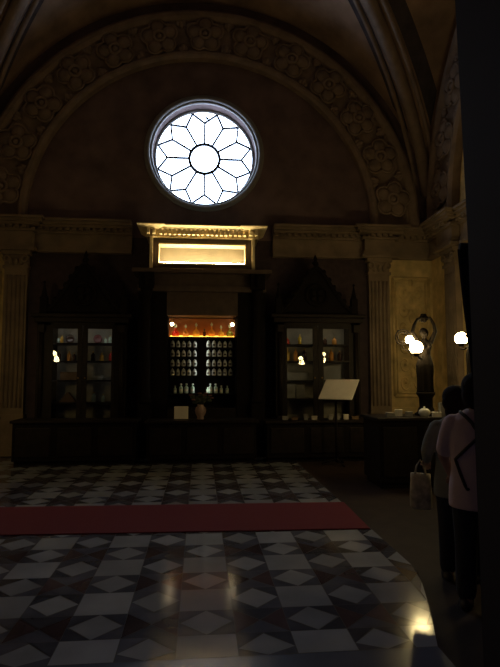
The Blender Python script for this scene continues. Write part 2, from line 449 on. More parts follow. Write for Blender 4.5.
# wall bay beside the right pilaster: ochre panel with a moulded frame and scrolling relief; the same at left
def bay(x0, x1, mtx):
    mb = MB(); mb.cur = 0
    mb.box((x0,-.03,.9),(x1,0,4.16)); mb.box((x0,-.09,0),(x1,0,.9))
    px0, px1, z0, z1 = x0+.1, x1-.1, 1.15, 3.75
    for (a_, b_) in (((px0,z0),(px1,z0)),((px1,z0),(px1,z1)),((px1,z1),(px0,z1)),((px0,z1),(px0,z0))):
        mb.tube([(a_[0],-.04,a_[1]),(b_[0],-.04,b_[1])], .035, 8)
        mb.tube([(a_[0]+(.07 if a_[0]==px0 else -.07),-.035,a_[1]+(.07 if a_[1]==z0 else -.07)),(b_[0]+(.07 if b_[0]==px0 else -.07),-.035,b_[1]+(.07 if b_[1]==z0 else -.07))], .016, 6)
    mb.cur = 1; cx = (px0+px1)/2; hw = (px1-px0)/2-.14
    for r in range(6):
        zc = z0+.3+r*.4
        for sg in (-1, 1):
            pts = [(cx+sg*(.02+hw*.55+hw*.5*(1-k/26)*math.cos(PI+k*.42)), -.04, zc+.19*(1-k/26)*math.sin(PI+k*.42)) for k in range(24)]
            mb.tube(pts, [.02*(1-k/40) for k in range(24)], 6)
            mb.ball((cx+sg*hw*.55,-.04,zc), (.045,.03,.045), 10, 6)
        mb.ball((cx,-.04,zc+.2), (.05,.03,.1), 10, 6)
    o = mb.build(nm_trim(), [M['wallpanel'], M['wallpanel']]); o.matrix_world = mtx; struct(o)
bay(PX[1]+.24, XR, Matrix.Translation((0, Y1, 0)))
bay(XL, PX[0]-.24, Matrix.Translation((0, Y1, 0)))

# round window
win = empty('window_1', (WCX, Y1+.32, WCZ)); struct(win)
mb = MB(); mb.lathe([(WR+.015, 0), (WR+.015, .02)], 72, smooth=False)
pane = mb.build('window_pane', M['pane'], win); pane.rotation_euler = (PI/2, 0, 0); pane.location = (0, .03, 0)
mb = MB(); rc, ry = .315*WR, .775*WR
def came(a_, b_, hw):
    a_, b_ = Vector(a_), Vector(b_); t_ = (b_-a_).normalized(); q_ = Vector((-t_.z, 0, t_.x))*hw; e_ = t_*hw*.4
    vs = [a_-e_-q_, b_+e_-q_, b_+e_+q_, a_-e_+q_]
    vs = [v+Vector((0,-.035,0)) for v in vs]+[v+Vector((0,.008,0)) for v in vs]
    mb.add(vs, [(0,1,2,3),(7,6,5,4),(0,4,5,1),(1,5,6,2),(2,6,7,3),(3,7,4,0)])
mb.lathe([(rc-.032,-.02),(rc+.032,-.02),(rc+.032,.02),(rc-.032,.02)], 48)
mb.v = [(v[0], v[2], v[1]) for v in mb.v]; mb.f = mb.f[:-2]; mb.sm = mb.sm[:-2]; mb.mi = mb.mi[:-2]
mb.add([(mb.v[3*48+k][0], mb.v[3*48+k][1], mb.v[3*48+k][2]) for k in range(48)]+[mb.v[k] for k in range(48)], [(k,(k+1)%48,48+(k+1)%48,48+k) for k in range(48)])
for k in range(12):
    t = PI/6*k; n1 = (ry*math.cos(t), 0, ry*math.sin(t))
    came((rc*math.cos(t), 0, rc*math.sin(t)), n1, .021)
    for sg in (-1, 1):
        q = t+sg*PI/12; came(n1, (WR*math.cos(q), 0, WR*math.sin(q)), .021)
mb.build('lead_tracery', M['came'], win)
mb = MB()
mb.tube([(0.04,-.03,.96),(.04,-.05,.93),(.065,-.05,.91),(.07,-.05,.945)], .024, 6)
mb.build('latch', M['came'], win)
mb = MB()
def torus(r, rr, y): mb.tube([(r*math.cos(2*PI*k/96), y, r*math.sin(2*PI*k/96)) for k in range(96)], rr, 10, True)
torus(WR+.03, .035, -.05); torus(WR+.10, .04, -.30); torus(WR+.16, .05, -.34); torus(WR+.21, .03, -.33)
mb.build('moulded_frame', mat('grey_stone_ring', (.26,.245,.23), .55, var=.1), win)

# ------------------------------------------------------------------ the central stone portal
port = empty(nm_trim(), (.045, 10.75, 0)); struct(port)    # local: y=0 is the front face, wall at .55
mb = MB()
for sg in (-1, 1):
    mb.box((sg*1.06-.20, 0, 0), (sg*1.06+.20, .55, 3.72)) if False else None
    mb.box((sg*1.0-.29, .05, 0), (sg*1.0+.29, .55, 3.72))
    mb.box((sg*1.12-.13, -.10, 0), (sg*1.12+.13, .06, 1.05), .015)
    mb.lathe([(.12,0),(.12,.05),(.095,.09),(.105,.14),(.09,.2),(.088,1.0),(.075,1.95),(.09,2.0),(.07,2.04),(.085,2.12),(.12,2.24),(.13,2.3)], 20, (sg*1.12,-.02,1.05))
    mb.box((sg*1.12-.15, -.17, 3.35), (sg*1.12+.15, .06, 3.72), .01)
    mb.tube([(sg*1.12, -.12-.07*math.cos(t), 3.5+.1*math.sin(t)) for t in [PI*k/8-PI/2 for k in range(9)]], .05, 8)
mb.build('pier', M['wood2'], port)
mb = MB()
mb.box((-.72, .03, 2.82), (.72, .55, 3.3)); mb.box((-1.3, -.06, 3.3), (1.3, .55, 3.42)); mb.box((-1.28, 0, 3.42), (1.28, .55, 3.66)); mb.box((-1.4, -.2, 3.66), (1.4, .55, 3.74), .01)
mb.build('frieze', mat('dark_stone', (.10,.07,.055), .7, var=.2), port)
mb = MB()          # attic box with its recess
bx0, bx1, bz0, bz1 = -1.04, 1.035, 3.74, 4.40; rx0, rx1, rz0, rz1 = -.895, .875, 3.875, 4.29
for a_, b_ in (((bx0,0,bz0),(rx0,.55,bz1)), ((rx1,0,bz0),(bx1,.55,bz1)), ((rx0,0,bz0),(rx1,.55,rz0)), ((rx0,0,rz1),(rx1,.55,bz1))): mb.box(a_, b_)
mb.build('attic', mat('attic_stone', (.13,.095,.07), .75, var=.15, scale=5), port)
mb = MB(); mb.box((rx0,.30,rz0),(rx1,.36,rz1)); mb.build('inscription_panel', M['panelback'], port)
mb = MB()
for (a_, b_) in (((rx0,rz0),(rx1,rz0)),((rx1,rz0),(rx1,rz1)),((rx1,rz1),(rx0,rz1)),((rx0,rz1),(rx0,rz0))):
    x0_, x1_ = min(a_[0],b_[0]), max(a_[0],b_[0]); z0_, z1_ = min(a_[1],b_[1]), max(a_[1],b_[1])
    mb.box((x0_-.005,-.02,z0_-.005 if z0_!=z1_ else z0_-.02),(x1_+.005 if x0_==x1_ else x1_,.29,z1_+.012))
mb.build('recess_frame', mat('pale_frame_stone', (.40, .34, .21), .6), port)
mb = MB(); mb.box((rx0+.02,.05,rz0+.014),(rx1-.02,.12,rz0+.035)); mb.build('strip_light', M['strip'], port)
mb = MB()          # raised edge strips at the sides of the attic
for x in (bx0, bx1): mb.box((x-.03,-.09,bz0),(x+.03,.03,bz1))
mb.build('edge_moulding', M['cornice'], port)
mb = MB()
def crown(x0, x1, d):      # cyma profile swept along x with mitred returns
    prof = [(.00,4.395),(.05,4.40),(.05,4.42),(.01,4.425),(.01,4.555),(.15,4.56),(.165,4.575),(.19,4.585),(.22,4.605),(.23,4.61),(.23,4.63),(0,4.63)]
    vs = []
    for (q, z) in prof:
        e = max(0, q-.055)
        vs += [(x0-e, -d-q, z), (x1+e, -d-q, z), (x1+e, .55, z), (x0-e, .55, z)]
    fs = []
    for k in range(len(prof)-1):
        for a_, b_ in ((0,1),(1,2),(3,0)): fs.append((4*k+a_, 4*k+b_, 4*k+4+b_, 4*k+4+a_))
    mb.add(vs, fs)
crown(bx0, bx1, 0.0)
for x in (bx0, bx1): crown(x-.10, x+.10, .05)
k = 19
for i in range(k):
    x = bx0+.14+(i+.5)*(bx1-bx0-.28)/k; mb.box((x-.026,-.135,4.45),(x+.026,0,4.555))
for xc in (bx0, bx1):
    for q in (-.055, .055): mb.box((xc+q-.026,-.185,4.45),(xc+q+.026,-.05,4.555))
mb.build('dentil_cornice', M['cornice'], port, fixn=True)

# ------------------------------------------------------------------ display shelves in the portal
shelf_z = [2.395, 2.175, 1.985, 1.785, 1.597, 1.235]
unit = empty('display_shelves', (.045, 10.80, 0)); tag(unit, 'dark wooden shelf unit framed by the central portal under the lit panel', 'shelving')
mb = MB(); mb.box((-.70,.44,.0),(.70,.47,2.385)); mb.build('back_panel', M['wood2'], unit)
mb = MB(); mb.box((-.70,.40,2.395),(.70,.43,2.80)); mb.build('upper_back_panel', M['amberback'], unit)['label'] = 'amber glowing back panel'
for sg in (-1, 1):
    mb = MB(); mb.box((sg*.705-.012,.04,0),(sg*.705+.012,.47,2.82)); mb.build('side_panel', M['wood2'], unit)
mb = MB(); mb.box((-.07,.10,0.95),(.07,.44,2.37)); mb.box((-.088,.09,0.95),(.088,.105,2.37)); mb.build('divider', M['wood2'], unit)
for sg in (-1, 1):
    mb = MB(); mb.box((sg*.0715-.0015,.12,1.22),(sg*.0715+.0015,.17,2.36)); mb.build('hidden_light_strip', M['coollight'], unit)
for z in shelf_z:
    mb = MB(); mb.box((-.69,.10,z-.025),(.69,.44,z)); mb.build('shelf', M['wood2'], unit)
mb = MB(); mb.box((-.66,.33,2.396),(.66,.375,2.43)); mb.box((-.66,.115,2.396),(.66,.15,2.402)); mb.build('glow_strip', M['amberlight'], unit)
mb = MB(); mb.box((-.69,.0,.0),(.69,.44,.95)); mb.build('base_cupboard', M['wood'], unit)

for sg, nm in ((-1, 'left'), (1, 'right')):
    sp = empty('spot_lamp', (.045-.615 if sg < 0 else .045+.615, 10.86, 2.645)); tag(sp, 'small round lit lamp at the %s end of the amber perfume shelf' % nm, 'lamp', 'spot lamps on the amber shelf')
    mb = MB(); mb.ball((0,0,0), .037); mb.build('bulb', M['spot'], sp)
    mb = MB(); mb.tube([(0,.0,.04),(0,.02,.09),(0,.04,.165)], .008, 6); mb.lathe([(.02,.03),(.03,.045),(.012,.06)], 12); mb.build('arm', M['gold'], sp)

# jars: four rows, two banks of five
proto = None
ordn = ['first', 'second', 'third', 'fourth', 'fifth']; rown = ['topmost', 'second', 'third', 'lowest']
for r in range(4):
    for bank in (-1, 1):
        for k in range(5):
            if proto is None:
                j = empty('apothecary_jar')
                mb = MB(); mb.lathe([(.028,0),(.04,.006),(.044,.02),(.044,.085),(.038,.10),(.03,.108)], 18); body = mb.build('jar_body', M['white_china'], j)
                mb = MB(); mb.lathe([(.026,.0),(.034,.004),(.034,.016),(.012,.026),(.014,.036),(.004,.044)], 14); l = mb.build('jar_lid', M['white_china'], j); l.location = (0,0,.107)
                mb = MB(); mb.loft([[(.0447*math.cos(t), .0447*math.sin(t), z) for t in [-PI/2-.6+1.2*i/8 for i in range(9)]] for z in (.035, .07)], cap=False); mb.build('jar_label', M['darkcap'], j)
                proto = j
            else: j = copy_tree(proto)
            off = (.132+k*.114) if bank > 0 else (.150+(4-k)*.114)
            j.location = (.045+bank*off, 10.80+.22+random.uniform(-.01,.01), shelf_z[1+r]+.001); j.rotation_euler = (0,0,random.uniform(-.3,.3))
            sc = random.uniform(.92, 1.04); j.scale = (sc, sc, sc)
            fromc = (k if bank > 0 else 4-k)
            tag(j, 'white jar %s from the dark divider, %s jar row, %s bank of the central shelves' % (ordn[fromc], rown[r], 'right' if bank > 0 else 'left'), 'jar', 'white jars on the central shelves')

# perfume flasks on the amber shelf
def flask(name, r, h, m, stop=True):
    o = empty(name)
    mb = MB(); mb.lathe([(r*.55,0),(r*.9,.012),(r,.045*h/.2),(r*.95,.075*h/.2),(r*.6,.1*h/.2),(r*.24,.118*h/.2),(r*.2,.15*h/.2),(r*.3,.155*h/.2)], 20)
    mb.build('flask_body', m, o)
    mb = MB(); mb.lathe([(r*.14,0),(r*.16,.012),(r*.34,.03),(r*.38,.05),(r*.2,.07),(r*.04,.09)], 14); s_ = mb.build('stopper', M['clear'] if stop else M['darkcap'], o); s_.location = (0,0,.152*h/.2)
    return o
px_list = [(-.535,.062,.20,'l_red','red perfume flask at the left end of the amber shelf'),
           (-.325,.055,.19,'l_amber','amber flask second from the left on the glowing shelf'),
           (-.110,.062,.23,'l_gold','tall golden flask left of the small dark bottle on the glowing shelf'),
           (.21,.062,.24,'l_amber','tall amber flask right of the small dark bottle on the glowing shelf'),
           (.405,.055,.18,'l_gold','golden flask second from the right on the glowing shelf'),
           (.585,.06,.20,'l_green','olive green flask at the right end of the amber shelf')]
for x, r, h, m, lb in px_list:
    o = flask('perfume_flask', r*1.2, h*1.2, M[m]); o.location = (.03+x, 11.03, 2.396); tag(o, lb, 'perfume bottle', 'perfume flasks on the amber shelf')
o = empty('perfume_bottle', (.045+.045, 11.03, 2.396)); tag(o, 'small dark bottle at the middle of the glowing amber shelf', 'perfume bottle', 'perfume flasks on the amber shelf')
mb = MB(); mb.box((-.03,-.025,0),(.03,.025,.11),.008); mb.build('bottle_body', M['l_dark'], o)
mb = MB(); mb.lathe([(.012,.11),(.012,.13),(.02,.135),(.02,.165),(.006,.175)], 12); mb.build('stopper', M['darkcap'], o)

# bottom row of glass bottles
xs = [(-.545,.8),(-.425,1),(-.315,1.02),(-.19,1),(.12,.62),(.175,1),(.285,1),(.40,.8),(.52,.78)]
nmz = ['leftmost glass bottle of the low row under the white jars', 'second glass bottle from the left in the low row under the jars', 'third glass bottle from the left in the low row under the jars', 'fourth glass bottle from the left in the low row under the jars',
       'smallest glass bottle near the middle of the low row under the jars', 'tall glass bottle just right of the smallest one in the low row', 'third glass bottle from the right in the low row under the jars'.replace('third','third'), 'second glass bottle from the right in the low row under the jars', 'rightmost glass bottle of the low row under the white jars']
p0 = None
for (x, sc), lb in zip(xs, nmz):
    if p0 is None:
        b = empty('glass_bottle')
        mb = MB(); mb.lathe([(.03,0),(.04,.006),(.043,.02),(.043,.11),(.036,.13),(.016,.145),(.015,.165),(.022,.168)], 18); mb.build('bottle_body', M['clear'], b)
        mb = MB(); mb.lathe([(.014,.166),(.024,.172),(.024,.19),(.01,.2)], 12); mb.build('stopper', M['white_china'], b)
        mb = MB(); mb.loft([[(.0437*math.cos(t), .0437*math.sin(t), z) for t in [-PI/2-.7+1.4*i/8 for i in range(9)]] for z in (.04, .09)], cap=False); mb.build('bottle_label', M['paper'], b)
        p0 = b
    else: b = copy_tree(p0)
    b.location = (.045+x, 11.0, 1.236); b.scale = (sc, sc, sc); tag(b, lb, 'bottle', 'glass bottles in the low row')

# ------------------------------------------------------------------ tall display cabinets
def cabinet(cx, hw, gx0, gx1, z0, z1, mull, label, shelves, clight, gh):
    root = empty('display_cabinet', (cx, 10.70, 0)); tag(root, label, 'cabinet', 'tall display cabinets on the back wall')
    D = .56
    mb = MB(); mb.box((-hw,0,0),(hw,D,z0-.06)); mb.box((-hw-.04,-.05,0),(hw+.04,D,.12)); mb.box((-hw-.03,-.03,z0-.1),(hw+.03,D,z0-.05),.01)
    for sg in (-1, 1): mb.box((sg*hw*.5-hw*.36,-.02,.2),(sg*hw*.5+hw*.36,0,z0-.18),.012)
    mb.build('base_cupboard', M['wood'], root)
    mb = MB(); mb.box((-hw,D-.03,z0-.06),(hw,D,z1+.08)); mb.build('back_panel', M['inwood'], root)
    for sg in (-1, 1):
        inner = gx0-cx if sg < 0 else gx1-cx
        mb = MB(); mb.box((min(sg*hw,inner),0,z0-.06),(max(sg*hw,inner),D-.03,z1+.08)); 
        mb.tube([(sg*(hw-.09),-.03,z0),(sg*(hw-.09),-.03,z1)], .045, 12); mb.box((sg*(hw-.09)-.07,-.09,z1-.12),(sg*(hw-.09)+.07,0,z1+.04),.01); mb.box((sg*(hw-.09)-.07,-.09,z0-.06),(sg*(hw-.09)+.07,0,z0+.14),.01)
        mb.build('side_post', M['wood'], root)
    mid = (gx0+gx1)/2-cx
    for z in shelves:
        mb = MB(); mb.box((gx0-cx,.08,z-.03),(gx1-cx,D-.04,z)); mb.build('shelf', M['wood'], root)
    for sg in (-1, 1):
        d = empty('door'); d.parent = root
        a_, b_ = (gx0-cx, mid-.004) if sg < 0 else (mid+.004, gx1-cx)
        ia, ib = (a_+.05, b_-mull) if sg < 0 else (a_+mull, b_-.05)
        mb = MB()
        for q in (((a_,-.01,z0-.03),(ia,.035,z1+.03)), ((ib,-.01,z0-.03),(b_,.035,z1+.03)), ((ia,-.01,z0-.03),(ib,.035,z0+.04)), ((ia,-.01,z1-.04),(ib,.035,z1+.03))): mb.box(*q)
        mb.build('door_frame', M['wood'], d)
        mb = MB(); mb.box((ia,.01,z0+.04),(ib,.014,z1-.04)); mb.build('glass', M['glass'], d)
        mb = MB(); hx = (ib+.03 if sg < 0 else ia-.03); mb.ball((hx,-.03,1.55), .016, 10, 8); mb.tube([(hx,-.01,1.55),(hx,-.03,1.55)], .007, 8); mb.build('handle', M['gold'], d)
    mb = MB(); mb.box((gx0-cx+.05,.06,z1+.0),(gx1-cx-.05,.10,z1+.02))
    for q in (gx0-cx+.006, gx1-cx-.016): mb.box((q,.045,z0+.75),(q+.010,.06,z1-.06))  # side strips added out of sight to brighten the lower shelves
    mb.build('hidden_light_strip', clight, root)
    mb = MB(); mb.box((-hw,.0,z1+.03),(hw,.04,z1+.08)); mb.box((-hw-.05,-.08,z1+.08),(hw+.05,D,z1+.18),.012); mb.box((-hw-.1,-.13,z1+.18),(hw+.1,D,z1+.25),.012)
    mb.build('cornice', M['wood'], root)
    # carved gabled crest with side pinnacles
    zb = z1+.25; zt = zb+gh; pts = []
    for k in range(15):
        t = k/14; x = hw*.95*(1-t)**.85*(1-.12*math.sin(PI*t)); pts.append((-x, zb+(gh-.25)*t**1.15))
    poly = pts + [(-p[0], p[1]) for p in pts[::-1][1:]]
    mb = MB(); mb.prism(poly, .12, .30)
    mb.tube([(p[0], .11, p[1]) for p in poly], .045, 8)
    for p in poly[2:-2:2]: mb.ball((p[0]*1.04, .11, p[1]+.05), (.055,.05,.06), 8, 6)
    mb.tube([(.22*math.cos(t), .1, zb+.42+.22*math.sin(t)) for t in [2*PI*k/24 for k in range(24)]], .03, 8, True)
    for k in range(4): mb.ball((.1*math.cos(PI/4+k*PI/2), .1, zb+.42+.1*math.sin(PI/4+k*PI/2)), (.07,.03,.07), 10, 6)
    mb.lathe([(.05,0),(.03,.06),(.07,.11),(.03,.16),(.045,.2),(.005,.3)], 12, (0,.2,zt-.27))
    mb.build('crest', M['wood2'], root)
    for sg in (-1, 1):
        mb = MB(); mb.box((sg*(hw-.08)-.07,.05,zb),(sg*(hw-.08)+.07,.19,zb+.35),.01); mb.lathe([(.075,.35),(.06,.38),(.01,.62),(.03,.64),(.005,.68)], 8, (sg*(hw-.08),.12,zb), False)
        mb.build('pinnacle', M['wood2'], root)
    return root
cabinet(-2.32, .86, -2.92, -1.69, .62, 2.56, .09, 'tall dark gabled glass cabinet left of the central portal', [1.07,1.51,1.89,2.245], M['caselight_cool'], 1.30)
cabinet(2.42, .88, 1.72, 3.11, .66, 2.60, .10, 'tall dark gabled glass cabinet right of the central portal', [1.13,1.50,1.90,2.245], M['caselight'], 1.28)

def small_bottle(x, z, y, r, h, m, lb, cat='bottle', grp=None, cap='gold'):
    o = empty('small_bottle', (x, y, z+.001)); tag(o, lb, cat, grp)
    mb = MB(); mb.lathe([(r*.8,0),(r,.01),(r,h*.6),(r*.8,h*.7),(r*.3,h*.78),(r*.3,h*.86)], 16); mb.build('bottle_body', M[m], o)
    mb = MB(); mb.lathe([(r*.25,h*.85),(r*.42,h*.88),(r*.42,h*.97),(r*.15,h)], 12); mb.build('stopper', M[cap], o)
    return o
def plate(x, z, y, r, m, lb):
    o = empty('display_plate', (x, y, z+.001)); tag(o, lb, 'plate')
    mb = MB(); mb.lathe([(r*.5,0),(r*.62,.006),(r,.026),(r*.99,.03),(r*.6,.012),(.001,.010)], 24); d = mb.build('dish', M[m], o); d.rotation_euler = (PI/2-.2,0,0); d.location = (0,.0,r+.004)
    mb = MB(); mb.tube([(-.05,.07,.006),(-.05,-.03,.006),(-.05,-.035,.03)], .005, 6); mb.tube([(.05,.07,.006),(.05,-.03,.006),(.05,-.035,.03)], .005, 6); mb.tube([(-.05,.06,.006),(0,.09,.12),(.05,.06,.006)], .005, 6); mb.build('plate_stand', M['darkcap'], o)
def carton(x, z, y, w_, d_, h_, m, lb, cat='box', rz=0, nm='carton'):
    o = empty(nm, (x, y, z+.001), rz); tag(o, lb, cat)
    mb = MB(); mb.box((-w_/2,-d_/2,0),(w_/2,d_/2,h_*.78),.004); mb.build('box_body', M[m], o)
    mb = MB(); mb.box((-w_/2-.004,-d_/2-.004,h_*.78),(w_/2+.004,d_/2+.004,h_),.004); mb.build('box_lid', M[m], o)
    return o
YS = 10.98
Lc = 'left cabinet'
small_bottle(-2.84,2.245,YS,.035,.13,'clear','clear flask at the left end of the left cabinet top shelf',grp='flasks in the left cabinet')
small_bottle(-2.76,2.245,YS-.05,.03,.16,'l_gold','golden flask between the clear flask and dark plate, left cabinet top shelf',grp='flasks in the left cabinet')
plate(-2.63,2.245,YS+.1,.09,'l_dark','dark round plate on the left cabinet top shelf')
plate(-2.08,2.245,YS+.1,.09,'garnet','dull red round plate on the left cabinet top shelf')
small_bottle(-1.82,2.245,YS,.035,.17,'clear','clear flask at the right end of the left cabinet top shelf',grp='flasks in the left cabinet')
small_bottle(-1.9,2.245,YS-.06,.028,.12,'clear','short clear flask right of the dull red plate, left cabinet top shelf',grp='flasks in the left cabinet')
for x, r, h, m, lb in ((-2.82,.04,.2,'l_dark','dark bottle at the left end of the left cabinet second shelf'),(-2.62,.045,.2,'l_amber','amber flask below the dark plate in the left cabinet'),(-2.52,.035,.17,'l_dark','slim dark bottle by the left cabinet mullion'),(-2.15,.045,.2,'l_dark','dark flask below the dull red plate in the left cabinet'),(-1.98,.04,.17,'l_gold','golden flask on the right half of the left cabinet second shelf'),(-1.80,.04,.2,'l_red','red flask at the right end of the left cabinet second shelf')):
    small_bottle(x,1.89,YS,r,h,m,lb,grp='flasks in the left cabinet')
carton(-2.60,1.51,YS,.34,.16,.16,'box_brown','brown box on the third shelf of the left cabinet, left half')
mb = MB(); mb.lathe([(.06,0),(.08,.01),(.12,.09),(.115,.09),(.075,.02),(.001,.015)], 20); tag(mb.build('bowl', M['box_grey'], None, (-2.05,YS,1.511)), 'grey bowl on the third shelf of the left cabinet', 'bowl')
mb = MB(); mb.prism([(-.16,0),(.16,0),(.02,.19),(-.02,.19)], -.06, .06); tag(mb.build('pyramid_package', M['box_brown'], None, (-2.62,YS,1.071)), 'brown tent shaped package on the lowest shelf of the left cabinet', 'package')
small_bottle(-2.12,1.07,YS,.05,.2,'clear','stout clear bottle on the left cabinet lowest shelf, right half',grp='flasks in the left cabinet')
small_bottle(-1.93,1.07,YS-.04,.035,.16,'clear','small clear bottle right of the stout one, left cabinet lowest shelf',grp='flasks in the left cabinet')
# right cabinet
for x, r, h, m, lb in ((1.83,.04,.15,'l_red','red flask at the left end of the right cabinet top shelf'),(2.09,.04,.22,'yellowb','yellow flask on the left half of the right cabinet top shelf'),(2.63,.045,.15,'l_dark','dark round flask left of the amber one, right cabinet top shelf'),(2.83,.05,.17,'l_amber','amber round flask on the right half of the right cabinet top shelf')):
    small_bottle(x,2.245,YS,r,h,m,lb,grp='flasks in the right cabinet')
for x, r, h, m, lb in ((1.83,.045,.27,'l_gold','golden bottle at the left end of the right cabinet second shelf'),(2.00,.045,.27,'l_amber','amber bottle second from the left on the right cabinet second shelf'),(2.19,.05,.26,'l_dark','dark bottle left of the mullion on the right cabinet second shelf'),(2.60,.04,.22,'l_dark','dark bottle right of the mullion on the right cabinet second shelf'),(2.76,.05,.26,'l_amber','amber bottle on the right half of the right cabinet second shelf'),(2.94,.05,.22,'l_dark','dark bottle at the right end of the right cabinet second shelf')):
    small_bottle(x,1.90,YS,r,h,m,lb,grp='flasks in the right cabinet')
carton(2.05,1.50,YS+.05,.46,.16,.16,'box_grey','wide grey box on the third shelf of the right cabinet')
carton(2.78,1.50,YS+.08,.36,.12,.30,'box_grey','tall grey box on the third shelf of the right cabinet')
carton(1.88,1.13,YS,.19,.16,.30,'box_grey','grey box at the left end of the right cabinet lowest shelf')
carton(2.08,1.13,YS,.17,.16,.27,'box_grey','shorter grey box beside the mullion, right cabinet lowest shelf')

# ------------------------------------------------------------------ shop counters before the back wall
def counter(x0, x1, y0, y1, h, label, rz=0, panels=3):
    cx, cy = (x0+x1)/2, (y0+y1)/2; root = empty('counter', (cx, cy, 0), rz); tag(root, label, 'counter', 'dark wooden shop counters')
    a_, b_ = (x1-x0)/2, (y1-y0)/2
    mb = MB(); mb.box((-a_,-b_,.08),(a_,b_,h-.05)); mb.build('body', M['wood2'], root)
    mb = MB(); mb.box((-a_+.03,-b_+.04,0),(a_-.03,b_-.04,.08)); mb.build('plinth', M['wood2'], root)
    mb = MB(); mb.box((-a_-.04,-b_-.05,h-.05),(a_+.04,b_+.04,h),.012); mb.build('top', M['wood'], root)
    for k in range(panels):
        w_ = 2*a_/panels; xx = -a_+w_*(k+.5)
        mb = MB(); mb.box((xx-w_*.42,-b_-.02,.16),(xx+w_*.42,-b_,h-.13),.012); mb.build('front_panel', M['wood'], root)
    return root
counter(-3.3, -1.15, 9.85, 10.35, .80, 'dark counter in front of the left gabled cabinet')
counter(-.95, 1.05, 9.85, 10.35, .78, 'dark counter in front of the central portal carrying the vase and notice')
counter(1.25, 3.5, 9.85, 10.35, .76, 'dark counter in front of the right gabled cabinet')
# notice card, vase with flowers
o = empty('notice_card', (-.34, 10.06, .781)); tag(o, 'small cream notice card standing on the central counter left of the vase', 'sign')
mb = MB(); mb.prism([(-.13,.01),(.13,.01),(.13,.245),(-.13,.245)], -.006, .006); c_ = mb.build('card', M['paper'], o); c_.rotation_euler = (-.12,0,0)
mb = MB(); mb.box((-.13,-.04,0),(.13,.05,.012)); mb.build('card_base', M['wood'], o)
o = empty('flower_vase', (.02, 10.08, .781)); tag(o, 'pale ceramic vase with dull flowers on the central counter', 'vase')
mb = MB(); mb.lathe([(.06,0),(.07,.02),(.055,.04),(.09,.10),(.105,.16),(.09,.22),(.055,.25),(.07,.275)], 24); mb.build('vase_body', M['vasepink'], o)
mb = MB(); rnd = random.Random(3); heads = []
for k in range(16):
    t = rnd.uniform(0, 2*PI); r = rnd.uniform(.05, .24); z = rnd.uniform(.36, .5); tip = (r*math.cos(t), r*math.sin(t)*.7, z); heads.append(tip)
    mb.tube([(0,0,.24),(tip[0]*.4, tip[1]*.4, .33), tip], .005, 5)
    mb.ball((tip[0]*.8, tip[1]*.8, z-.05), (.05,.02,.03), 8, 5)
mb.build('stems', M['leaf'], o)
mb = MB()
for tip in heads[:9]:
    for q in range(6): mb.ball((tip[0]+.022*math.cos(q), tip[1]+.022*math.sin(q), tip[2]), (.02,.02,.014), 8, 5)
mb.build('blossoms', M['petal'], o)
# small goods along the right counter
gx = [(1.62,.10,.07,'box_grey'),(1.80,.12,.05,'box_brown'),(2.02,.07,.10,'box_grey'),(2.18,.10,.07,'paper'),(2.50,.08,.10,'box_grey'),(2.64,.07,.11,'box_grey'),(2.80,.09,.10,'paper'),(2.98,.12,.06,'box_brown')]
gl = ['small grey packet at the left end of the right counter','flat brown packet second from the left on the right counter','upright grey packet left of the cream one on the right counter','cream packet below the grey boxes on the right counter','grey packet under the left edge of the white music sheet','taller grey packet under the middle of the white music sheet','upright cream packet under the right edge of the white music sheet','flat brown packet at the right end of the right counter']
for (x, w_, h_, m), lb in zip(gx, gl): carton(x, .76, 10.05, w_, .08, h_, m, lb.replace('music sheet', 'tilted board'), 'package', random.uniform(-.2,.2), 'packet')

# tilted board on a stand
o = empty('display_stand', (2.44, 9.45, 0), -.75); tag(o, 'tilted pale board on a dark stand in front of the right cabinet', 'display stand')
mb = MB(); mb.box((-.34,-.008,0),(.34,.008,.47),.003); b_ = mb.build('board', M['paper'], o); b_.location = (0,-.02,1.17); b_.rotation_euler = (-.72,0,0)
mb = MB(); mb.box((-.20,-.10,1.135),(.20,.0,1.165),.004); mb.build('ledge', M['wood2'], o)
mb = MB(); mb.tube([(0,.02,.05),(0,.02,1.16)], .022, 10); mb.tube([(0,.02,1.1),(0,.235,1.42)], .012, 8); mb.build('post', M['wood2'], o)
mb = MB()
for k in range(3): mb.tube([(0,.02,.12),(.26*math.cos(PI/2+k*2*PI/3), .02+.26*math.sin(PI/2+k*2*PI/3), .015)], .014, 8)
mb.build('tripod_foot', M['wood2'], o)

# red carpet
o = MB(); L = 8.0
o.box((-L, -.575, 0), (0, .575, .012), .004)
cp = o.build('carpet_runner', M['carpet'], None, (1.80, 6.11, .001)); cp.rotation_euler = (0,0,math.radians(-1.8))
tag(cp, 'long red carpet runner lying across the inlaid marble floor', 'carpet')

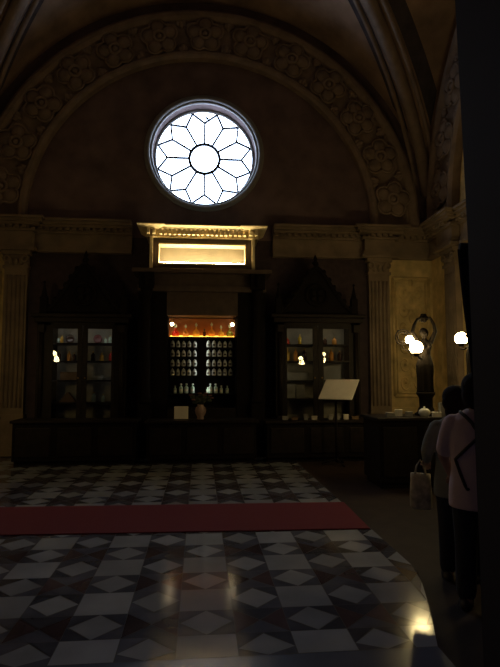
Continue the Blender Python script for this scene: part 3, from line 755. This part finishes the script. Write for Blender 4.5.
# ------------------------------------------------------------------ bronze figure lamps on the right-hand counter
counter(2.55, 4.95, 7.42, 8.15, 1.0, 'dark counter under the bronze figure lamp beside the right wall', panels=4)
def figure_lamp():
    root = empty('figure_lamp')
    mb = MB(); mb.lathe([(.17,0),(.17,.03),(.13,.05),(.12,.09),(.10,.13),(.10,.26),(.125,.3),(.14,.32),(.14,.35)], 24); mb.build('pedestal', M['bronze'], root)
    mb = MB()
    # skirt with folds
    rs = []
    for z, rx, ry, wv in ((.352,.125,.10,.10),(.42,.118,.095,.10),(.55,.118,.095,.08),(.66,.13,.10,.06),(.76,.132,.10,.03),(.84,.112,.085,.01),(.91,.085,.068,0),(.97,.09,.07,0),(1.04,.108,.078,0),(1.10,.105,.066,0),(1.135,.06,.05,0),(1.15,.038,.038,0)):
        rs.append(ring(z, rx, ry, 0, 0, 48, wav=lambda a, wv=wv: wv*math.cos(9*a)))
    mb.loft(rs)
    chain(mb, [((0,0,1.13),.036),((0,-.005,1.19),.034)])
    mb.ball((0,-.01,1.245), (.058,.066,.075)); mb.ball((0,.02,1.265), (.064,.062,.066)); mb.ball((0,.075,1.27), (.034,.034,.034)); mb.ball((0,-.075,1.235), (.011,.016,.016), 8, 6)
    for sg in (-1, 1): mb.ball((sg*.045,-.065,1.045), (.042,.036,.042))
    Lh, Rh = (-.115,-.02,1.455), (.095,-.02,1.475)
    chain(mb, [((-.098,0,1.105),.04),((-.195,-.02,1.255),.030),((-.17,-.03,1.36),.025),(Lh,.02)])
    chain(mb, [((.098,0,1.105),.04),((.17,-.02,1.27),.030),((.145,-.03,1.375),.025),(Rh,.02)])
    for H, sg in ((Lh,1),(Rh,-1)):
        for k in range(4): chain(mb, [((H[0],H[1],H[2]),.012),((H[0]+sg*.03,H[1]-.012+.01*k,H[2]+.012-.008*k),.008),((H[0]+sg*.046,H[1]-.006+.008*k,H[2]+.004-.012*k),.007)])
        chain(mb, [(H,.012),((H[0]+sg*.012,H[1]-.02,H[2]+.025),.008)])
    remeshed(mb, 'figure', M['bronze'], root, .007, 3)
    mb = MB(); mb.tube([(-.115,-.02,1.47),(-.06,-.03,1.475),(-.01,-.03,1.485),(.04,-.03,1.485),(.095,-.02,1.485)], [.008,.014,.02,.014,.008], 10)
    for q in range(6): mb.ball((-.02+.035*math.cos(q*PI/3),-.035,1.475+.04*math.sin(q*PI/3)), (.034,.025,.034), 10, 6)
    mb.ball((-.02,-.05,1.475), .03, 10, 8); mb.build('raised_garland', M['bronze'], root)
    # scroll branches carrying the two globes
    g1, g2 = (-.215,.04,1.145), (-.20,-.16,1.015)
    mb = MB()
    mb.tube([(-.07,-.04,.90),(-.10,-.12,.84),(-.135,-.17,.85),(g2[0],g2[1],g2[2]-.10)], .013, 8)
    mb.tube([(-.06,.05,.92),(-.16,.06,.90),(-.225,.05,.96),(g1[0],g1[1],g1[2]-.08)], .012, 8)
    pts = [(-.32+.13*(1-k/60)*math.cos(.35*k+.4), .06, 1.18+.13*(1-k/60)*math.sin(.35*k+.4)) for k in range(34)]
    mb.tube(pts, .010, 6); mb.tube([(-.225,.05,.97),(-.3,.06,1.0),(-.33,.06,1.06)], .010, 6)
    for c in pts[::5]: mb.ball(c, (.02,.012,.02), 8, 6)
    mb.build('branch', M['bronze'], root)
    for g, r in ((g1,.066),(g2,.098)):
        mb = MB(); mb.lathe([(.02,-r-.035),(.035,-r-.02),(r*.62,-r*.78),(r*.66,-r*.72),(.02,-r*.8)], 18, g); mb.build('globe_holder', M['bronze'], root)
        mb = MB(); mb.ball(g, r, 24, 16); mb.build('globe', M['globe'], root)
    return root
fl = figure_lamp(); fl.location = (3.415, 7.8, 1.0)
tag(fl, 'bronze woman lamp with raised arms and two lit globes on the dark counter', 'lamp', 'bronze figure lamps')
f2 = copy_tree(fl); f2.location = (4.135, 7.70, 1.165); f2.rotation_euler = (0,0,math.radians(-117))
mb = MB(); mb.box((-.19,-.19,-.164),(.19,.19,0),.01); mb.build('plinth', M['wood'], f2)
f2['label'] = 'lamp whose lit globe shows beside the dark curtain near the right wall'
counter(2.75, 3.75, 3.9, 5.6, 1.0, 'dark counter along the right wall before the two people', 0, 2)
f3 = copy_tree(fl); f3.location = (3.42, 4.75, 1.0); f3.rotation_euler = (0,0,.3); f3['label'] = 'lit bronze figure lamp on the counter nearest the doorway at right'
counter(-4.85, -2.95, 7.42, 8.15, 1.0, 'dark counter by the left wall under a bronze figure lamp', 0, 4)
f4 = copy_tree(fl); f4.location = (-3.40, 7.8, 1.0); f4['label'] = 'lit bronze figure lamp on the counter by the left wall'
# goods on that counter
def goods(x, y, z, kind, lb, **k): return
carton(2.86,7.62,1.0,1,1,1,'paper','x') if False else None
items = [('packet',2.78,7.60,.11,.09,.06,'box_grey','low grey packet at the left end of the right side counter'),
         ('packet',2.93,7.66,.10,.08,.10,'paper','cream packet left of the figure lamp pedestal on the side counter'),
         ('packet',3.05,7.57,.10,.09,.07,'box_grey','small grey packet in front of the figure lamp pedestal'),
         ('packet',3.60,7.56,.17,.12,.20,'box_grey','tall grey box right of the figure lamp pedestal'),
         ('packet',3.44,7.50,.12,.08,.07,'paper','low cream packet left of the tall grey box on the side counter')]
for nm, x, y, w_, d_, h_, m, lb in items: carton(x, 1.0, y, w_, d_, h_, m, lb, 'package', random.uniform(-.3,.3), nm)
mb = MB(); mb.lathe([(.05,0),(.06,.008),(.085,.05),(.08,.09),(.05,.115),(.012,.125),(.016,.14),(.004,.15)], 20)
tag(mb.build('covered_bowl', M['white_china'], None, (3.27,7.53,1.001)), 'white covered bowl before the figure lamp on the side counter', 'bowl')

# ------------------------------------------------------------------ people
def person(name, label, loc, rz, H, top, legs, pose, sleeve_long=False, hairlen=.0):
    k = H/1.6; root = empty(name, loc, rz); root.scale = (k,k,k); tag(root, label, 'person')
    mb = MB()
    mb.loft([ring(z,rx,ry,0,cy,28) for z,rx,ry,cy in ((.76,.12,.09,0),(.80,.165,.115,.0),(.88,.165,.12,0),(.98,.135,.10,0),(1.08,.135,.098,0),(1.18,.155,.105,0),(1.27,.16,.095,-.005),(1.32,.12,.07,-.005),(1.35,.06,.055,0),(1.36,.05,.05,0))])
    chain(mb, [((0,-.005,1.33),.052),((0,.01,1.42),.048)])
    mb.ball((0,.02,1.50),(.073,.09,.105)); mb.ball((0,.045,1.455),(.055,.065,.06)); mb.ball((0,.114,1.485),(.013,.02,.022),8,6)
    for sg in (-1,1): mb.ball((sg*.075,.01,1.49),(.012,.022,.032),8,6)
    for sg in (-1, 1):
        chain(mb, [((sg*.09,0,.80),.088),((sg*.095,.01,.44),.058),((sg*.10,-.01,.09),.040)])
        capsule(mb, (sg*.10,-.03,.045), .04, (sg*.115,.13,.03), .03)
        sh, el, wr = pose[0 if sg < 0 else 1]
        chain(mb, [(sh,.052),(el,.040),(wr,.029)])
        dv = (Vector(wr)-Vector(el)).normalized(); s1 = dv.cross(Vector((0,0,1)) if abs(dv.z) < .9 else Vector((0,1,0))).normalized(); s2 = dv.cross(s1)
        W = Vector(wr); palm = W+dv*.065; capsule(mb, W, .024, palm, .026)
        for q in range(4):
            b0 = palm + s1*(q-1.5)*.019; ln = (.062,.072,.068,.052)[q]
            m1 = b0+dv*ln*.6+s2*.012; chain(mb, [(tuple(b0),.0105),(tuple(m1),.0095),(tuple(m1+dv*ln*.4+s2*.03),.008)])
        t0 = W+dv*.025-s1*.02; chain(mb, [(tuple(t0),.012),(tuple(t0-s1*.025+dv*.03+s2*.01),.0105),(tuple(t0-s1*.03+dv*.062+s2*.02),.009)])
    body = remeshed(mb, 'body', M['skin'], root, .0075, 3)
    for sg in (-1, 1):
        mb = MB(); mb.ball((sg*.03,.099,1.505),(.014,.010,.009),12,8); mb.build('eye', M['eye'], root)
    mb = MB(); mb.ball((0,.108,1.44),(.024,.010,.008),12,8); mb.build('mouth', M['lip'], root)
    # shirt
    mb = MB()
    mb.loft([ring(z,rx,ry,0,cy,32) for z,rx,ry,cy in ((.68,.205,.155,0),(.74,.205,.155,0),(.82,.20,.15,0),(.92,.185,.14,0),(1.02,.178,.135,-.005),(1.12,.185,.135,-.01),(1.22,.19,.128,-.012),(1.29,.175,.105,-.01),(1.335,.12,.08,-.005),(1.365,.066,.066,0))])
    for i, sg in ((0,-1),(1,1)):
        sh, el, wr = [Vector(q) for q in pose[i]]
        end = wr.lerp(el, .08) if sleeve_long else sh.lerp(el, .80)
        chain(mb, [(tuple(sh*.97+Vector((0,0,.02))),.073), (tuple(sh.lerp(el,.45)),.068), (tuple(sh.lerp(el,.80)),.064)])
        if sleeve_long: chain(mb, [(tuple(sh.lerp(el,.80)),.062),(tuple(el),.056),(tuple(end),.042)])
    remeshed(mb, 'shirt', top, root, .011, 5)
    mb = MB()
    mb.loft([ring(z,rx,ry,0,0,28) for z,rx,ry in ((.74,.17,.125),(.80,.185,.135),(.88,.18,.135),(.95,.155,.12))])
    for sg in (-1,1): chain(mb, [((sg*.09,0,.80),.105),((sg*.098,.01,.45),.078),((sg*.103,-.005,.10),.068)])
    remeshed(mb, 'trousers', legs, root, .012, 4)
    for sg in (-1,1):
        mb = MB(); mb.loft([[(sg*.108+x*a_, .03+y*b_, z) for x,y in [(math.cos(2*PI*i/20), math.sin(2*PI*i/20)) for i in range(20)]] for z,a_,b_ in ((0,.046,.13),(.03,.048,.132),(.055,.042,.115),(.075,.03,.08))]); mb.build('shoe', M['shoe'], root)
    mb = MB()
    mb.ball((0,-.012,1.525),(.098+hairlen*.2,.108,.100),20,14); mb.ball((0,-.035,1.475),(.094+hairlen*.3,.082,.10),18,12)
    for sg in (-1,1): mb.ball((sg*.062,-.005,1.46-hairlen*.3),(.034,.06,.085+hairlen*.4),14,10)
    mb.ball((0,-.055,1.43-hairlen),(.075,.045,.07),14,10); mb.ball((.02,.045,1.575),(.066,.05,.035),14,8)
    remeshed(mb, 'hair', M['hair'], root, .008, 2)
    return root
pose1 = (((-.165,-.01,1.27),(-.25,-.05,1.06),(-.245,.11,.965)), ((.165,-.01,1.27),(.22,.10,1.05),(.10,.27,1.10)))
pose2 = (((-.165,-.01,1.27),(-.235,.03,1.02),(-.20,.19,.86)), ((.165,-.01,1.27),(.22,.06,1.04),(.12,.24,1.08)))
P1 = (2.07, 4.15, 0); P2 = (1.955, 3.62, 0)
p1 = person('person', 'person in a grey green top with dark bobbed hair, left of the pink shirt', P1, -.35, 1.50, M['greytop'], M['navy'], pose1, True, .09)
p2 = person('person', 'person in a pink shirt with crossed dark straps, back turned, beside the door jamb', P2, -.55, 1.60, M['pink'], M['navy'], pose2)
# tote carried by the first person
def world(root_loc, rz, k, p):
    c, s_ = math.cos(rz), math.sin(rz); return (root_loc[0]+k*(p[0]*c-p[1]*s_), root_loc[1]+k*(p[0]*s_+p[1]*c), k*p[2])
hx, hy, hz = world(P1, -.35, 1.50/1.6, (-.25,.165,.955))
o = empty('tote_bag', (hx-.06, hy-.02, hz-.40), -.5); tag(o, 'pale patterned tote bag hanging from the hand of the grey green person', 'bag')
mb = MB(); mb.loft([[(x*a_, y*b_, z) for x, y in [(math.copysign(abs(math.cos(t))**.6, math.cos(t)), math.copysign(abs(math.sin(t))**.8, math.sin(t))) for t in [2*PI*i/28 for i in range(28)]]] for z, a_, b_ in ((0,.075,.04),(.02,.085,.055),(.12,.09,.06),(.24,.082,.04),(.29,.08,.02))])
mb.build('bag_body', M['tote'], o)
mb = MB()
for y in (-.015,.015): mb.tube([(-.045,y,.27),(-.03,y,.35),(0,y*.3,.40),(.03,y,.35),(.045,y,.27)], .007, 6)
mb.build('handle', M['tote'], o)
# crossed straps and shoulder bag of the second person
o = empty('shoulder_bag', P2, -.55); tag(o, 'small black shoulder bag with dark straps crossing the pink shirt', 'bag')
mb = MB(); mb.box((.20,-.02,.74),(.27,.16,.92),.02); mb.build('bag_body', M['black'], o)
def on_shirt(u, v):     # where the line of sight (u, v) meets the shirt back
    bpy.context.view_layer.update()
    sh = [c for c in p2.children if c.name.startswith('shirt')][0]
    d_ = cam.matrix_world.to_3x3() @ Vector(((u-250)/F_PX, (333.5-v)/F_PX, -1)); mi = sh.matrix_world.inverted()
    o_ = mi @ Vector((0,0,EYE)); hit, loc, nrm, _ = sh.ray_cast(o_, (mi.to_3x3() @ d_).normalized())
    return (loc + nrm*.006) if hit else None
def strap(px, extra, r):
    pts = []
    for (u0, v0), (u1, v1) in zip(px[:-1], px[1:]):
        for k in range(6):
            q = on_shirt(u0+(u1-u0)*k/6, v0+(v1-v0)*k/6)
            if q: pts.append(tuple(q))
    mb = MB(); mb.tube(pts+extra, r, 6); so_ = mb.build('strap', M['black'], o); so_.scale = p2.scale
strap([(458,410),(466,417),(472,423),(477,431)], [(.19,.0,1.12),(.21,.05,.93)], .013)
strap([(478,438),(466,449),(456,459),(461,474),(468,492)], [(.19,.0,.80),(.21,.05,.80)], .011)
# dark curtain hanging beside the doorway
cu = empty('curtain', (.738, 1.45, 0)); tag(cu, 'dark curtain hanging beside the door jamb at the right', 'curtain')
mb = MB(); rs = []
for k in range(24):
    t = k/23; z = 1.966-1.93*t; left = .012+.032*min(1, t*5)**1.2+.01*t
    pts = []
    for i in range(40):
        s_ = i/39; pts.append((left+(.5-left)*s_, .03*math.sin(s_*46)*(.6+.4*t), z))
    rs.append(pts)
vs = [p for r in rs for p in r]; mb.add(vs, [(j*40+i, j*40+i+1, (j+1)*40+i+1, (j+1)*40+i) for j in range(23) for i in range(39)], True)
cl_ = mb.build('cloth', M['curtain'], cu)
so = cl_.modifiers.new('t', 'SOLIDIFY'); so.thickness = .008
mb = MB(); mb.tube([(.012,0,1.972),(.5,0,1.972)], .012, 8)
for x in (.06,.45): mb.tube([(x,0,1.972),(x,-.15,1.972)], .01, 8)
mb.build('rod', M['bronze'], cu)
